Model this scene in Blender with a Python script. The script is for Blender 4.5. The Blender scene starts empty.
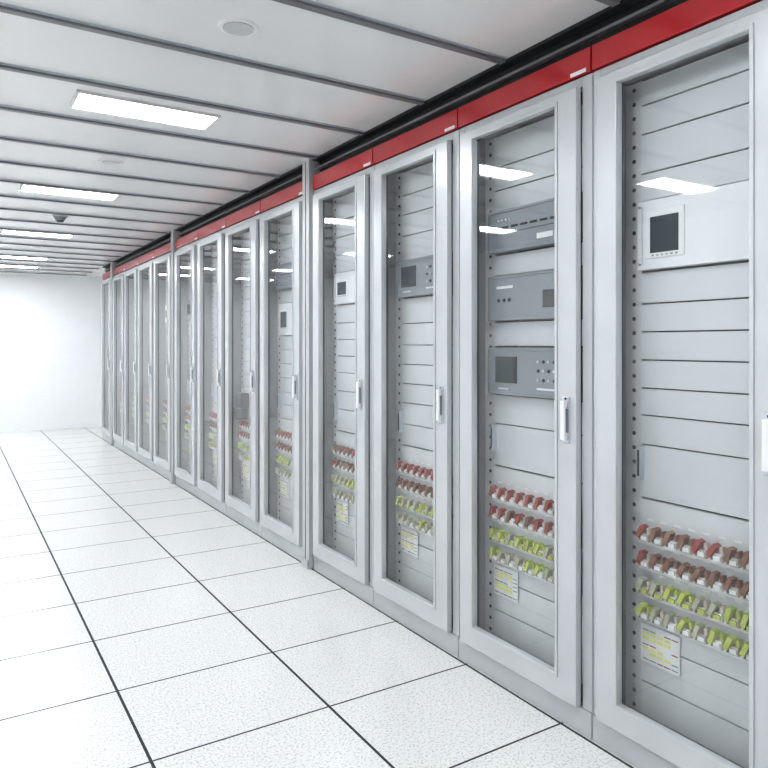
import bpy, math, random
from mathutils import Vector, Matrix
random.seed(4)
S = bpy.context.scene
D = 1.71      # cabinet front plane
H = 1.25      # eye height
CEIL = 2.29

# ---------------------------------------------------------------- materials
def mat(name, col, rough=0.5, metal=0.0, spec=0.5, emit=None, estr=0, var=0.03, vscale=6.0, coat=0.0):
    m = bpy.data.materials.new(name); m.use_nodes = True
    nt = m.node_tree; b = nt.nodes['Principled BSDF']
    b.inputs['Roughness'].default_value = rough
    b.inputs['Metallic'].default_value = metal
    b.inputs['Specular IOR Level'].default_value = spec
    b.inputs['Coat Weight'].default_value = coat
    b.inputs['Coat Roughness'].default_value = 0.08
    tc = nt.nodes.new('ShaderNodeTexCoord')
    n = nt.nodes.new('ShaderNodeTexNoise'); n.inputs['Scale'].default_value = vscale
    nt.links.new(tc.outputs['Object'], n.inputs['Vector'])
    r = nt.nodes.new('ShaderNodeValToRGB')
    r.color_ramp.elements[0].position = 0.3; r.color_ramp.elements[1].position = 0.7
    r.color_ramp.elements[0].color = tuple(c*(1-var) for c in col)+(1,)
    r.color_ramp.elements[1].color = tuple(min(1, c*(1+var)) for c in col)+(1,)
    nt.links.new(n.outputs['Fac'], r.inputs['Fac'])
    nt.links.new(r.outputs['Color'], b.inputs['Base Color'])
    if emit:
        b.inputs['Emission Color'].default_value = emit+(1,)
        b.inputs['Emission Strength'].default_value = estr
    return m

M = {}
M['paint'] = mat('cabinet_grey_paint', (0.54,0.552,0.568), 0.33, 0.15)
M['door'] = mat('door_grey_paint', (0.61,0.622,0.638), 0.27, 0.25)
M['panel'] = mat('blank_panel_paint', (0.64,0.65,0.665), 0.38)
M['rail'] = mat('zinc_rail', (0.60,0.61,0.62), 0.4, 0.1)
M['liner'] = mat('liner_grey', (0.24,0.247,0.255), 0.5)
M['gasket'] = mat('door_gasket', (0.06,0.06,0.065), 0.5)
M['dark'] = mat('dark_void', (0.015,0.015,0.017), 0.6)
M['black'] = mat('black_plastic', (0.006,0.006,0.008), 0.6)
M['red'] = mat('red_header_paint', (0.46,0.003,0.010), 0.3, coat=0.7)
M['white'] = mat('white_plastic', (0.80,0.80,0.80), 0.4)
M['chrome'] = mat('brushed_steel', (0.58,0.62,0.67), 0.3, 0.6)
M['devgrey'] = mat('device_grey', (0.25,0.27,0.295), 0.4)
M['devlight'] = mat('device_light', (0.76,0.765,0.775), 0.4)
M['screen'] = mat('lcd_screen', (0.012,0.025,0.035), 0.15)
M['beige'] = mat('breaker_beige', (0.56,0.50,0.44), 0.5)
M['brown'] = mat('breaker_brown', (0.21,0.085,0.045), 0.45)
M['redt'] = mat('breaker_red', (0.30,0.035,0.022), 0.45)
M['lime'] = mat('breaker_lime', (0.46,0.53,0.10), 0.45)
M['olive'] = mat('breaker_olive', (0.40,0.41,0.29), 0.45)
M['yellow'] = mat('label_yellow', (0.78,0.78,0.28), 0.5)
M['column'] = mat('column_grey', (0.54,0.55,0.565), 0.35, 0.15)
M['strip'] = mat('ceiling_strip_grey', (0.22,0.22,0.23), 0.4, 0.2)
M['wall'] = mat('wall_white', (0.93,0.935,0.945), 0.6, var=0.01)
M['lamp'] = mat('lamp_diffuser', (1,1,1), 0.5, emit=(0.94,0.977,1.0), estr=17)
M['ceil'] = mat('ceiling_panel', (0.82,0.818,0.815), 0.18, spec=0.8, var=0.02, vscale=1.5)

# glass : thin pane, transparent + two-sided Schlick reflection
g = bpy.data.materials.new('door_glass'); g.use_nodes = True
nt = g.node_tree; nt.nodes.clear()
def mth(op, a, b2=None, c=None):
    n = nt.nodes.new('ShaderNodeMath'); n.operation = op
    for i, v in enumerate((a, b2, c)):
        if v is None: continue
        if isinstance(v, (int, float)): n.inputs[i].default_value = v
        else: nt.links.new(v, n.inputs[i])
    return n.outputs[0]
o = nt.nodes.new('ShaderNodeOutputMaterial')
tr = nt.nodes.new('ShaderNodeBsdfTransparent'); tr.inputs[0].default_value = (0.965,0.978,0.98,1)
gl = nt.nodes.new('ShaderNodeBsdfGlossy'); gl.inputs['Roughness'].default_value = 0.03
gl.inputs['Color'].default_value = (1,1,1,1)
ge = nt.nodes.new('ShaderNodeNewGeometry')
vm = nt.nodes.new('ShaderNodeVectorMath'); vm.operation = 'DOT_PRODUCT'
nt.links.new(ge.outputs['Normal'], vm.inputs[0]); nt.links.new(ge.outputs['Incoming'], vm.inputs[1])
c1 = mth('SUBTRACT', 1.0, mth('ABSOLUTE', vm.outputs['Value']))
fac = mth('ADD', mth('MULTIPLY', mth('POWER', c1, 4.0), 0.90), 0.08)
mx = nt.nodes.new('ShaderNodeMixShader')
nt.links.new(fac, mx.inputs[0]); nt.links.new(tr.outputs[0], mx.inputs[1]); nt.links.new(gl.outputs[0], mx.inputs[2])
nt.links.new(mx.outputs[0], o.inputs[0]); M['glass'] = g

# floor tiles
f = bpy.data.materials.new('raised_floor_tiles'); f.use_nodes = True
nt = f.node_tree; b = nt.nodes['Principled BSDF']
tc = nt.nodes.new('ShaderNodeTexCoord'); sp = nt.nodes.new('ShaderNodeSeparateXYZ')
nt.links.new(tc.outputs['Object'], sp.inputs[0])
def seam(sock, off, w, half):
    d = mth('PINGPONG', mth('ADD', sock, off), half)
    return mth('LESS_THAN', d, w)
sx = seam(sp.outputs['X'], 6 - 0.51, 0.0048, 0.3)
sy = seam(sp.outputs['Y'], 12 - 2.14, 0.0038, 0.25)
seamf = mth('MAXIMUM', sx, sy)
nz = nt.nodes.new('ShaderNodeTexNoise'); nz.inputs['Scale'].default_value = 130; nz.inputs['Detail'].default_value = 3
nt.links.new(tc.outputs['Object'], nz.inputs['Vector'])
rp = nt.nodes.new('ShaderNodeValToRGB')
rp.color_ramp.elements[0].position = 0.36; rp.color_ramp.elements[0].color = (0.58,0.575,0.56,1)
rp.color_ramp.elements[1].position = 0.49; rp.color_ramp.elements[1].color = (0.81,0.808,0.798,1)
nt.links.new(nz.outputs['Fac'], rp.inputs['Fac'])
mc = nt.nodes.new('ShaderNodeMix'); mc.data_type = 'RGBA'
nt.links.new(seamf, mc.inputs[0]); nt.links.new(rp.outputs['Color'], mc.inputs[6]); mc.inputs[7].default_value = (0.010,0.020,0.030,1)
nt.links.new(mc.outputs[2], b.inputs['Base Color'])
rr = mth('ADD', mth('MULTIPLY', seamf, 0.5), 0.2)
nt.links.new(rr, b.inputs['Roughness'])
M['floor'] = f

# ---------------------------------------------------------------- mesh builder
class MB:
    def __init__(s): s.v=[]; s.f=[]; s.m=[]; s.mats=[]
    def mi(s, k):
        if k not in s.mats: s.mats.append(k)
        return s.mats.index(k)
    def box(s, x0,x1,y0,y1,z0,z1,k, rot=None):
        n=len(s.v)
        pts=[(x0,y0,z0),(x1,y0,z0),(x1,y1,z0),(x0,y1,z0),(x0,y0,z1),(x1,y0,z1),(x1,y1,z1),(x0,y1,z1)]
        if rot:
            c=Vector(((x0+x1)/2,(y0+y1)/2,(z0+z1)/2)); R=Matrix.Rotation(rot[0],3,rot[1])
            pts=[tuple(c+R@(Vector(p)-c)) for p in pts]
        s.v+=pts; i=s.mi(k)
        for q in ((0,3,2,1),(4,5,6,7),(0,1,5,4),(1,2,6,5),(2,3,7,6),(3,0,4,7)):
            s.f.append(tuple(n+a for a in q)); s.m.append(i)
    def ring(s, x0,x1, y0,y1,z0,z1, iy0,iy1,iz0,iz1,k):
        n=len(s.v); i=s.mi(k)
        for x in (x0,x1):
            s.v+=[(x,y0,z0),(x,y1,z0),(x,y1,z1),(x,y0,z1),(x,iy0,iz0),(x,iy1,iz0),(x,iy1,iz1),(x,iy0,iz1)]
        for a in range(4):
            c=(a+1)%4
            s.f.append((n+a,n+4+a,n+4+c,n+c)); s.f.append((n+8+a,n+8+c,n+12+c,n+12+a))
            s.f.append((n+a,n+c,n+8+c,n+8+a)); s.f.append((n+4+a,n+12+a,n+12+c,n+4+c))
            s.m+=[i]*4
    def cyl(s, c, r, h, k, axis='X', seg=10, r2=None):
        r2=r if r2 is None else r2
        n=len(s.v); i=s.mi(k)
        for j,(hh,rr) in enumerate(((0,r),(h,r2))):
            for a in range(seg):
                t=2*math.pi*a/seg; p,q=rr*math.cos(t),rr*math.sin(t)
                if axis=='X': s.v.append((c[0]+hh,c[1]+p,c[2]+q))
                elif axis=='Z': s.v.append((c[0]+p,c[1]+q,c[2]+hh))
                else: s.v.append((c[0]+p,c[1]+hh,c[2]+q))
        s.f.append(tuple(n+a for a in range(seg))); s.f.append(tuple(n+seg+a for a in reversed(range(seg)))); s.m+=[i,i]
        for a in range(seg):
            c2=(a+1)%seg; s.f.append((n+a,n+seg+a,n+seg+c2,n+c2)); s.m.append(i)
    def obj(s, name, parent=None, loc=(0,0,0), bevel=0):
        me=bpy.data.meshes.new(name); me.from_pydata(s.v,[],s.f)
        for k in s.mats: me.materials.append(M[k])
        me.polygons.foreach_set('material_index', s.m); me.update()
        import bmesh
        bm=bmesh.new(); bm.from_mesh(me); bmesh.ops.recalc_face_normals(bm, faces=bm.faces); bm.to_mesh(me); bm.free()
        ob=bpy.data.objects.new(name,me); S.collection.objects.link(ob)
        if parent: ob.parent=parent
        ob.location=loc
        if bevel:
            bv=ob.modifiers.new('bevel','BEVEL'); bv.width=bevel; bv.segments=2; bv.limit_method='ANGLE'
        return ob

# ---------------------------------------------------------------- room
XL, YN, YF, XR = -1.6, -3.0, 11.35, 2.36
b=MB(); b.box(XL,XR,YN,YF,-0.1,0,'floor'); b.obj('floor')
b=MB(); b.box(XL,XR,YN,YF,CEIL,CEIL+0.1,'ceil'); b.obj('ceiling')
b=MB(); b.box(XL,XR,YF,YF+0.1,0,CEIL,'wall')
b.obj('wall_back')
b=MB(); b.box(XL,XR,YN-0.1,YN,0,CEIL,'wall'); b.obj('wall_front')
b=MB(); b.box(XL-0.1,XL,YN,YF,0,CEIL,'wall'); b.obj('wall_left')  # unseen wall, placed close in to bounce light onto the cabinet fronts
b=MB(); b.box(XR,XR+0.1,YN,YF,0,CEIL,'wall'); b.obj('wall_right')
b=MB(); b.box(XL,XR,YF-0.012,YF,0.0,0.06,'wall'); b.obj('baseboard_back')

# ceiling strips
b=MB()
y=1.41-0.509*8
while y<YF-0.1:
    b.box(XL,1.705,y-0.014,y+0.014,CEIL-0.014,CEIL,'strip')
    b.box(XL,1.705,y+0.014,y+0.018,CEIL-0.003,CEIL,'gasket')  # dark line colours in the shadow beside each strip
    b.box(XL,1.705,y-0.022,y-0.014,CEIL-0.006,CEIL,'chrome')  # pale band colours in the highlight along each strip
    y+=0.509
b.obj('trim_1')
# gap over the cabinets, its shade built as black boards, with a rail
b=MB()
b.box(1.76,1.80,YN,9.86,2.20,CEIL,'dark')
b.box(1.735,1.76,YN,9.86,2.235,2.245,'strip')
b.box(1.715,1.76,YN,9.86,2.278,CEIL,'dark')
b.obj('gap_shade_trim')

# ceiling lights; the pair nearest the back wall is added to brighten it
for lx,oy in ((0.745,0),(-0.57,-0.35)):
    for ly in (-0.90,1.134,3.17,5.12,7.20,9.24,10.32):
        e=bpy.data.objects.new('ceiling_light',None); S.collection.objects.link(e)
        oo = 0 if ly>10 else oy
        e.location=(lx-(0.06 if ly>5 else 0.01),ly+oo,CEIL)
        b=MB()
        w,d=0.30,0.112
        b.box(-w,w,-d,-d+0.012,-0.012,0,'white'); b.box(-w,w,d-0.012,d,-0.012,0,'white')
        b.box(-w,-w+0.012,-d+0.012,d-0.012,-0.012,0,'white'); b.box(w-0.012,w,-d+0.012,d-0.012,-0.012,0,'white')
        b.obj('bezel',e)
        b=MB(); b.box(-w+0.012,w-0.012,-d+0.012,d-0.012,-0.007,-0.001,'lamp'); b.obj('diffuser',e)
# recessed round speakers
for (sx_,sy_) in ((0.797,2.18),(0.77,4.17),(0.77,8.2)):
    b=MB(); b.cyl((0,0,-0.006),0.060,0.006,'white','Z',32,0.066); b.cyl((0,0,-0.009),0.050,0.003,'rail','Z',32)
    b.obj('ceiling_speaker',None,(sx_,sy_,CEIL))
b=MB(); b.cyl((0,0,-0.02),0.055,0.02,'rail','Z',24); b.cyl((0,0,-0.045),0.032,0.025,'devgrey','Z',24,0.048)
b.cyl((0,0,-0.058),0.02,0.013,'gasket','Z',16,0.03)
b.obj('smoke_detector',None,(0.74,6.08,CEIL))

# columns
for y0,y1 in ((3.508,3.592),(6.305,6.375),(9.105,9.195)):
    b=MB(); b.box(1.692,1.80,y0,y1,0,CEIL,'column'); b.box(1.690,1.6925,(y0+y1)/2-0.002,(y0+y1)/2+0.002,0.01,CEIL-0.01,'gasket')
    b.box(1.682,1.6895,y0,y1,0,0.05,'column')
    b.obj('support_column',None,bevel=0.003)

# ---------------------------------------------------------------- cabinets
def blanks(b, ys, ye, zs):
    for z0,z1 in zs:
        b.box(0.095,0.105,ys,ye,z0+0.0022,z1-0.0022,'panel')

def device(b, kind, ys, ye, z0, z1):
    h=z1-z0; W=ye-ys
    if kind=='white':
        b.box(0.075,0.105,ys+0.004,ye-0.004,z0+0.003,z1-0.003,'devlight')
        b.box(0.071,0.075,ye-0.165,ye-0.035,z0+0.035,z1-0.035,'white')
        b.box(0.0695,0.071,ye-0.148,ye-0.052,z0+0.05,z1-0.055,'screen')
        for i in range(6): b.box(0.0695,0.071,ye-0.145+i*0.016,ye-0.137+i*0.016,z0+0.040,z0+0.045,'devgrey')
        b.box(0.071,0.075,ys+0.02,ys+0.024,z0+0.02,z1-0.02,'rail'); b.box(0.071,0.075,ye-0.024,ye-0.02,z0+0.02,z1-0.02,'rail')
        for yy in (ys+0.012,ye-0.012):
            for zz in (z0+0.02,z1-0.02): b.cyl((0.072,yy,zz),0.004,0.004,'devgrey')
    else:
        b.box(0.065,0.105,ys+0.002,ye-0.002,z0+0.003,z1-0.003,'devgrey')
        b.ring(0.059,0.065,ys+0.002,ye-0.002,z0+0.003,z1-0.003,ys+0.010,ye-0.010,z0+0.012,z1-0.012,'devgrey')
        if kind=='screen':
            b.box(0.060,0.065,ye-0.16,ye-0.045,z0+h*0.26,z1-h*0.2,'black')
            b.box(0.0585,0.060,ye-0.15,ye-0.055,z0+h*0.33,z1-h*0.27,'screen')
            for i in range(5):
                for j in range(3):
                    b.cyl((0.061,ys+0.09+i*0.026,z0+h*(0.35+0.18*j)),0.006,0.004,'black' if (i+j)%2 else 'rail')
            b.box(0.0615,0.065,ys+0.09,ys+0.2,z0+h*0.16,z0+h*0.2,'white')
            b.box(0.0615,0.065,ye-0.12,ye-0.06,z0+h*0.12,z0+h*0.16,'rail')
        elif kind=='slots':
            for i in range(7): b.box(0.062,0.065,ys+0.05+i*0.05,ys+0.085+i*0.05,z0+h*0.55,z0+h*0.60,'black')
            b.box(0.062,0.065,ys+0.12,ys+0.2,z0+h*0.18,z0+h*0.30,'devlight')
            for i in range(4): b.cyl((0.061,ye-0.06-i*0.02,z0+h*0.75),0.004,0.004,'white')
            b.box(0.0615,0.065,ys+0.03,ye-0.03,z0+h*0.44,z0+h*0.455,'gasket')
        else:
            b.box(0.0615,0.065,ys+0.05,ys+0.17,z0+h*0.25,z0+h*0.6,'gasket')
            for i in range(3): b.cyl((0.061,ye-0.06-i*0.03,z0+h*0.45),0.007,0.004,'black')
            b.box(0.0615,0.065,ye-0.14,ye-0.05,z0+h*0.7,z0+h*0.76,'white')

def breakers(b, ys, ye):
    zones=[(0.676,'redt','brown'),(0.598,'brown','redt'),(0.516,'lime','olive'),(0.440,'olive','lime')]
    b.box(0.092,0.105,ys,ye,0.408,0.778,'panel')
    n=9; p=(ye-ys-0.02)/n
    for z,c1,c2 in zones:
        b.box(0.078,0.092,ys+0.005,ye-0.005,z-0.030,z-0.018,'white')
        for i in range(n):
            yc=ys+0.01+p*(i+0.5); t=random.uniform(0.25,0.5)
            b.box(0.060,0.092,yc-0.018,yc+0.016,z-0.018,z+0.006,'beige' if i%3 else 'white')
            b.box(0.054,0.060,yc-0.016,yc+0.004,z-0.012,z+0.0,c1 if c1 in('lime',) else 'devlight')
            b.box(0.058,0.060,yc+0.007,yc+0.013,z-0.014,z-0.002,'gasket')
            c=c1 if random.random()<0.7 else c2
            b.box(0.048,0.076,yc-0.001,yc+0.012,z-0.006,z+0.032,c,rot=(t,'X'))
            b.box(0.064,0.084,yc-0.019,yc-0.010,z+0.006,z+0.024,c if c in ('lime','brown') else 'beige',rot=(-0.2,'X'))
        for i in range(n):
            yc=ys+0.01+p*(i+0.5); b.box(0.0905,0.092,yc-0.012,yc+0.010,z+0.040,z+0.046,'white')

def label(b, y1, z1, w=0.135, h=0.115):
    x=0.088
    b.box(x,0.0895,y1-w,y1,z1-h,z1,'white')
    rows=7
    for r in range(rows):
        for c in range(5):
            if random.random()<0.85:
                k='yellow' if r in(1,2,4,5) and c>0 else ('redt' if random.random()<0.35 else 'devgrey')
                yy=y1-w+0.006+c*(w-0.01)/5; zz=z1-h+0.008+r*(h-0.012)/rows
                hh=0.010 if k=='yellow' else 0.003
                b.box(x-0.001,x,yy,yy+(w-0.01)/5-0.004,zz,zz+hh,k)
    b.box(0.0895,0.0945,y1-w+0.02,y1-0.02,z1-h+0.02,z1-0.02,'white')

def cabinet(y0, w, layout, lab=True, dark_shape=False):
    e=bpy.data.objects.new('server_cabinet',None); S.collection.objects.link(e); e.location=(D,y0,0)
    # carcass
    b=MB()
    b.box(0.05,0.60,0.002,0.018,0.085,2.112,'paint'); b.box(0.05,0.60,w-0.018,w-0.002,0.085,2.112,'paint')
    b.box(0.012,0.05,0.002,0.042,0.085,2.112,'paint'); b.box(0.012,0.05,w-0.032,w-0.002,0.085,2.112,'paint')
    b.box(0.012,0.05,0.0425,w-0.0325,2.080,2.112,'paint')
    b.box(0.05,0.60,0.0185,w-0.0185,2.095,2.112,'paint')
    b.box(0.585,0.60,0.0185,w-0.0185,0.10,2.094,'paint')
    b.box(0.008,0.60,0.002,w-0.002,0.0,0.084,'paint')
    b.obj('carcass',e,bevel=0.002)
    b=MB()
    b.box(0.004,0.10,0.003,w-0.003,2.116,2.194,'red')
    b.box(0.10,0.60,0.003,w-0.003,2.1125,2.13,'paint')
    b.obj('header_panel',e,bevel=0.0015)
    b=MB(); b.box(0.0025,0.004,0.02,0.085,2.120,2.132,'white'); b.obj('header_label',e)
    # inner lining, rails
    b=MB()
    b.box(0.021,0.10,w-0.056,w-0.033,0.09,2.075,'liner'); b.box(0.0505,0.58,0.0185,0.022,0.09,2.09,'liner')
    b.box(0.30,0.31,0.03,w-0.03,0.09,2.08,'dark')  # black sheet colours in the unlit interior behind the panels
    b.box(0.03,0.30,0.03,w-0.057,0.088,0.10,'liner')
    b.box(0.055,0.30,0.03,w-0.057,2.07,2.085,'liner')
    b.obj('inner_lining',e)
    ys,ye=0.10,w-0.116
    b=MB()
    b.box(0.100,0.11,ye,w-0.0565,0.10,2.065,'rail'); b.box(0.100,0.11,0.045,ys,0.10,2.065,'rail')
    z=0.13
    while z<2.05:
        b.cyl((0.0985,ye+0.028,z),0.0065,0.002,'dark'); b.cyl((0.0985,ys-0.028,z),0.0065,0.002,'dark'); z+=0.0445
    b.obj('mounting_rails',e)
    # blank panels & devices
    b=MB(); dv=MB()
    for it in layout:
        if it[0]=='b': 
            zz=it[1]
            blanks(b,ys,ye,[(zz[i+1],zz[i]) for i in range(len(zz)-1)])
        else: device(dv,it[0],ys-0.0,ye,it[1],it[2])
    b.obj('blank_panels',e,bevel=0.001)
    if dv.v: dv.obj('rack_devices',e,bevel=0.001)
    b=MB(); breakers(b,ys+0.002,ye-0.002); b.obj('circuit_breakers',e)
    b=MB(); b.box(0.072,0.0945,ye-0.014,ye-0.004,0.84,0.94,'chrome'); b.box(0.070,0.072,ye-0.0125,ye-0.0055,0.85,0.93,'dark'); b.obj('inner_latch',e,bevel=0.001)
    if lab:
        b=MB(); label(b,ye-0.005,0.400); b.obj('circuit_label',e)
    if dark_shape:  # made-up black boxes standing in for a stool-like reflection in the glass
        b=MB(); b.box(0.034,0.0945,ye-0.115,ye-0.015,0.80,0.905,'black'); b.box(0.025,0.075,ye-0.145,ye+0.01,0.72,0.80,'black')
        b.box(0.032,0.034,ye-0.10,ye-0.03,0.83,0.885,'screen'); b.obj('dark_shape_boxes',e,bevel=0.004)
    # door
    dy0,dy1,dz0,dz1=0.046,w-0.036,0.090,2.076
    gy0,gy1,gz0,gz1=dy0+0.090,dy1-0.079,0.168,2.040
    b=MB(); b.ring(-0.014,0.010,dy0,dy1,dz0,dz1,gy0,gy1,gz0,gz1,'door')
    b.ring(-0.018,-0.0145,gy0-0.012,gy1+0.012,gz0-0.012,gz1+0.012,gy0,gy1,gz0,gz1,'door')
    b.ring(0.0105,0.018,dy0+0.004,dy1-0.004,dz0+0.01,dz1-0.01,gy0-0.002,gy1+0.002,gz0-0.002,gz1+0.002,'gasket')
    b.obj('door_frame',e,bevel=0.0015)
    b=MB()
    b.v+=[(0.002,gy0,gz0),(0.002,gy1,gz0),(0.002,gy1,gz1),(0.002,gy0,gz1)]; b.f.append((0,3,2,1)); b.m.append(b.mi('glass'))
    b.obj('glass_pane',e)
    # hinges
    b=MB()
    for z in (0.30,1.08,1.86): b.cyl((0.0,w-0.034,z),0.006,0.06,'chrome','Z',12)
    b.obj('hinges',e)
    # swing handle
    hy=0.046+0.040
    b=MB()
    b.box(-0.018,-0.0145,hy-0.016,hy+0.016,0.932,1.082,'chrome')
    b.obj('handle_plate',e,bevel=0.0015)
    b=MB()
    b.box(-0.034,-0.026,hy-0.010,hy+0.010,0.942,1.070,'white')
    b.box(-0.027,-0.018,hy-0.009,hy+0.009,1.045,1.070,'white'); b.box(-0.027,-0.018,hy-0.009,hy+0.009,0.942,0.965,'white')
    b.obj('handle_lever',e,bevel=0.003)
    b=MB(); b.box(-0.0192,-0.018,hy-0.013,hy+0.013,0.967,1.043,'devgrey'); b.cyl((-0.0195,hy,1.076),0.004,0.0015,'dark'); b.obj('lock_recess',e)
    return e

low=('b',(0.407,0.342,0.219,0.105))
L1=[('b',(2.062,1.985,1.896,1.775,1.690)),('white',1.475,1.688),('b',(1.473,1.376,1.290,1.204,1.118,1.035,0.945,0.782)),low]
L2=[('b',(2.062,1.94,1.850,1.765)),('slots',1.600,1.763),('b',(1.598,1.517)),('vent',1.340,1.515),('b',(1.338,1.245)),('screen',1.060,1.243),('b',(1.058,0.945,0.782)),low]
L3=[('b',(2.062,1.95,1.86,1.76,1.645)),('screen',1.470,1.643),('b',(1.468,1.35,1.25,1.16,1.07,0.98,0.88,0.782)),low]
L4=[('b',(2.062,1.93,1.84,1.74,1.645)),('white',1.47,1.643),('b',(1.468,1.37,1.28,1.19,1.10,1.0,0.9,0.782)),low]
L5=[('b',(2.062,1.95,1.86,1.765)),('slots',1.600,1.763),('b',(1.598,1.517)),('white',1.310,1.515),('b',(1.308,1.22,1.13,1.04,0.95,0.87,0.782)),low]
L6=[('b',(2.062,1.95,1.86,1.765,1.67,1.58,1.49,1.40,1.308,1.22,1.13,1.04,0.95,0.87,0.782)),low]
cabinet(-0.464,0.66,L3); cabinet(0.196,0.66,L2)
cabinet(0.856,0.66,L1); cabinet(1.516,0.68,L2); cabinet(2.196,0.658,L3); cabinet(2.854,0.65,L4)
for i,(l,ph) in enumerate(((L5,0),(L6,1),(L6,0),(L3,0))): cabinet(3.60+0.675*i,0.675,l,dark_shape=bool(ph))
for i,l in enumerate((L4,L6,L6,L6)): cabinet(6.38+0.68*i,0.68,l)
cabinet(9.20,0.66,L6)

# ---------------------------------------------------------------- camera
F=695.0
cd=bpy.data.cameras.new('camera'); co=bpy.data.objects.new('camera',cd); S.collection.objects.link(co)
co.location=(0,0,H); co.rotation_euler=(math.radians(90),0,-math.atan(433/F))
cd.sensor_width=36; cd.lens=36*F/768; cd.shift_y=-(384-345)/768; cd.clip_start=0.05
S.camera=co
w=bpy.data.worlds.new('world'); S.world=w; w.use_nodes=True
w.node_tree.nodes['Background'].inputs[0].default_value=(0.9,0.95,1,1); w.node_tree.nodes['Background'].inputs[1].default_value=0.5
S.view_settings.view_transform='Standard'; S.view_settings.look='None'
S.view_settings.exposure=1.18; S.view_settings.gamma=0.90
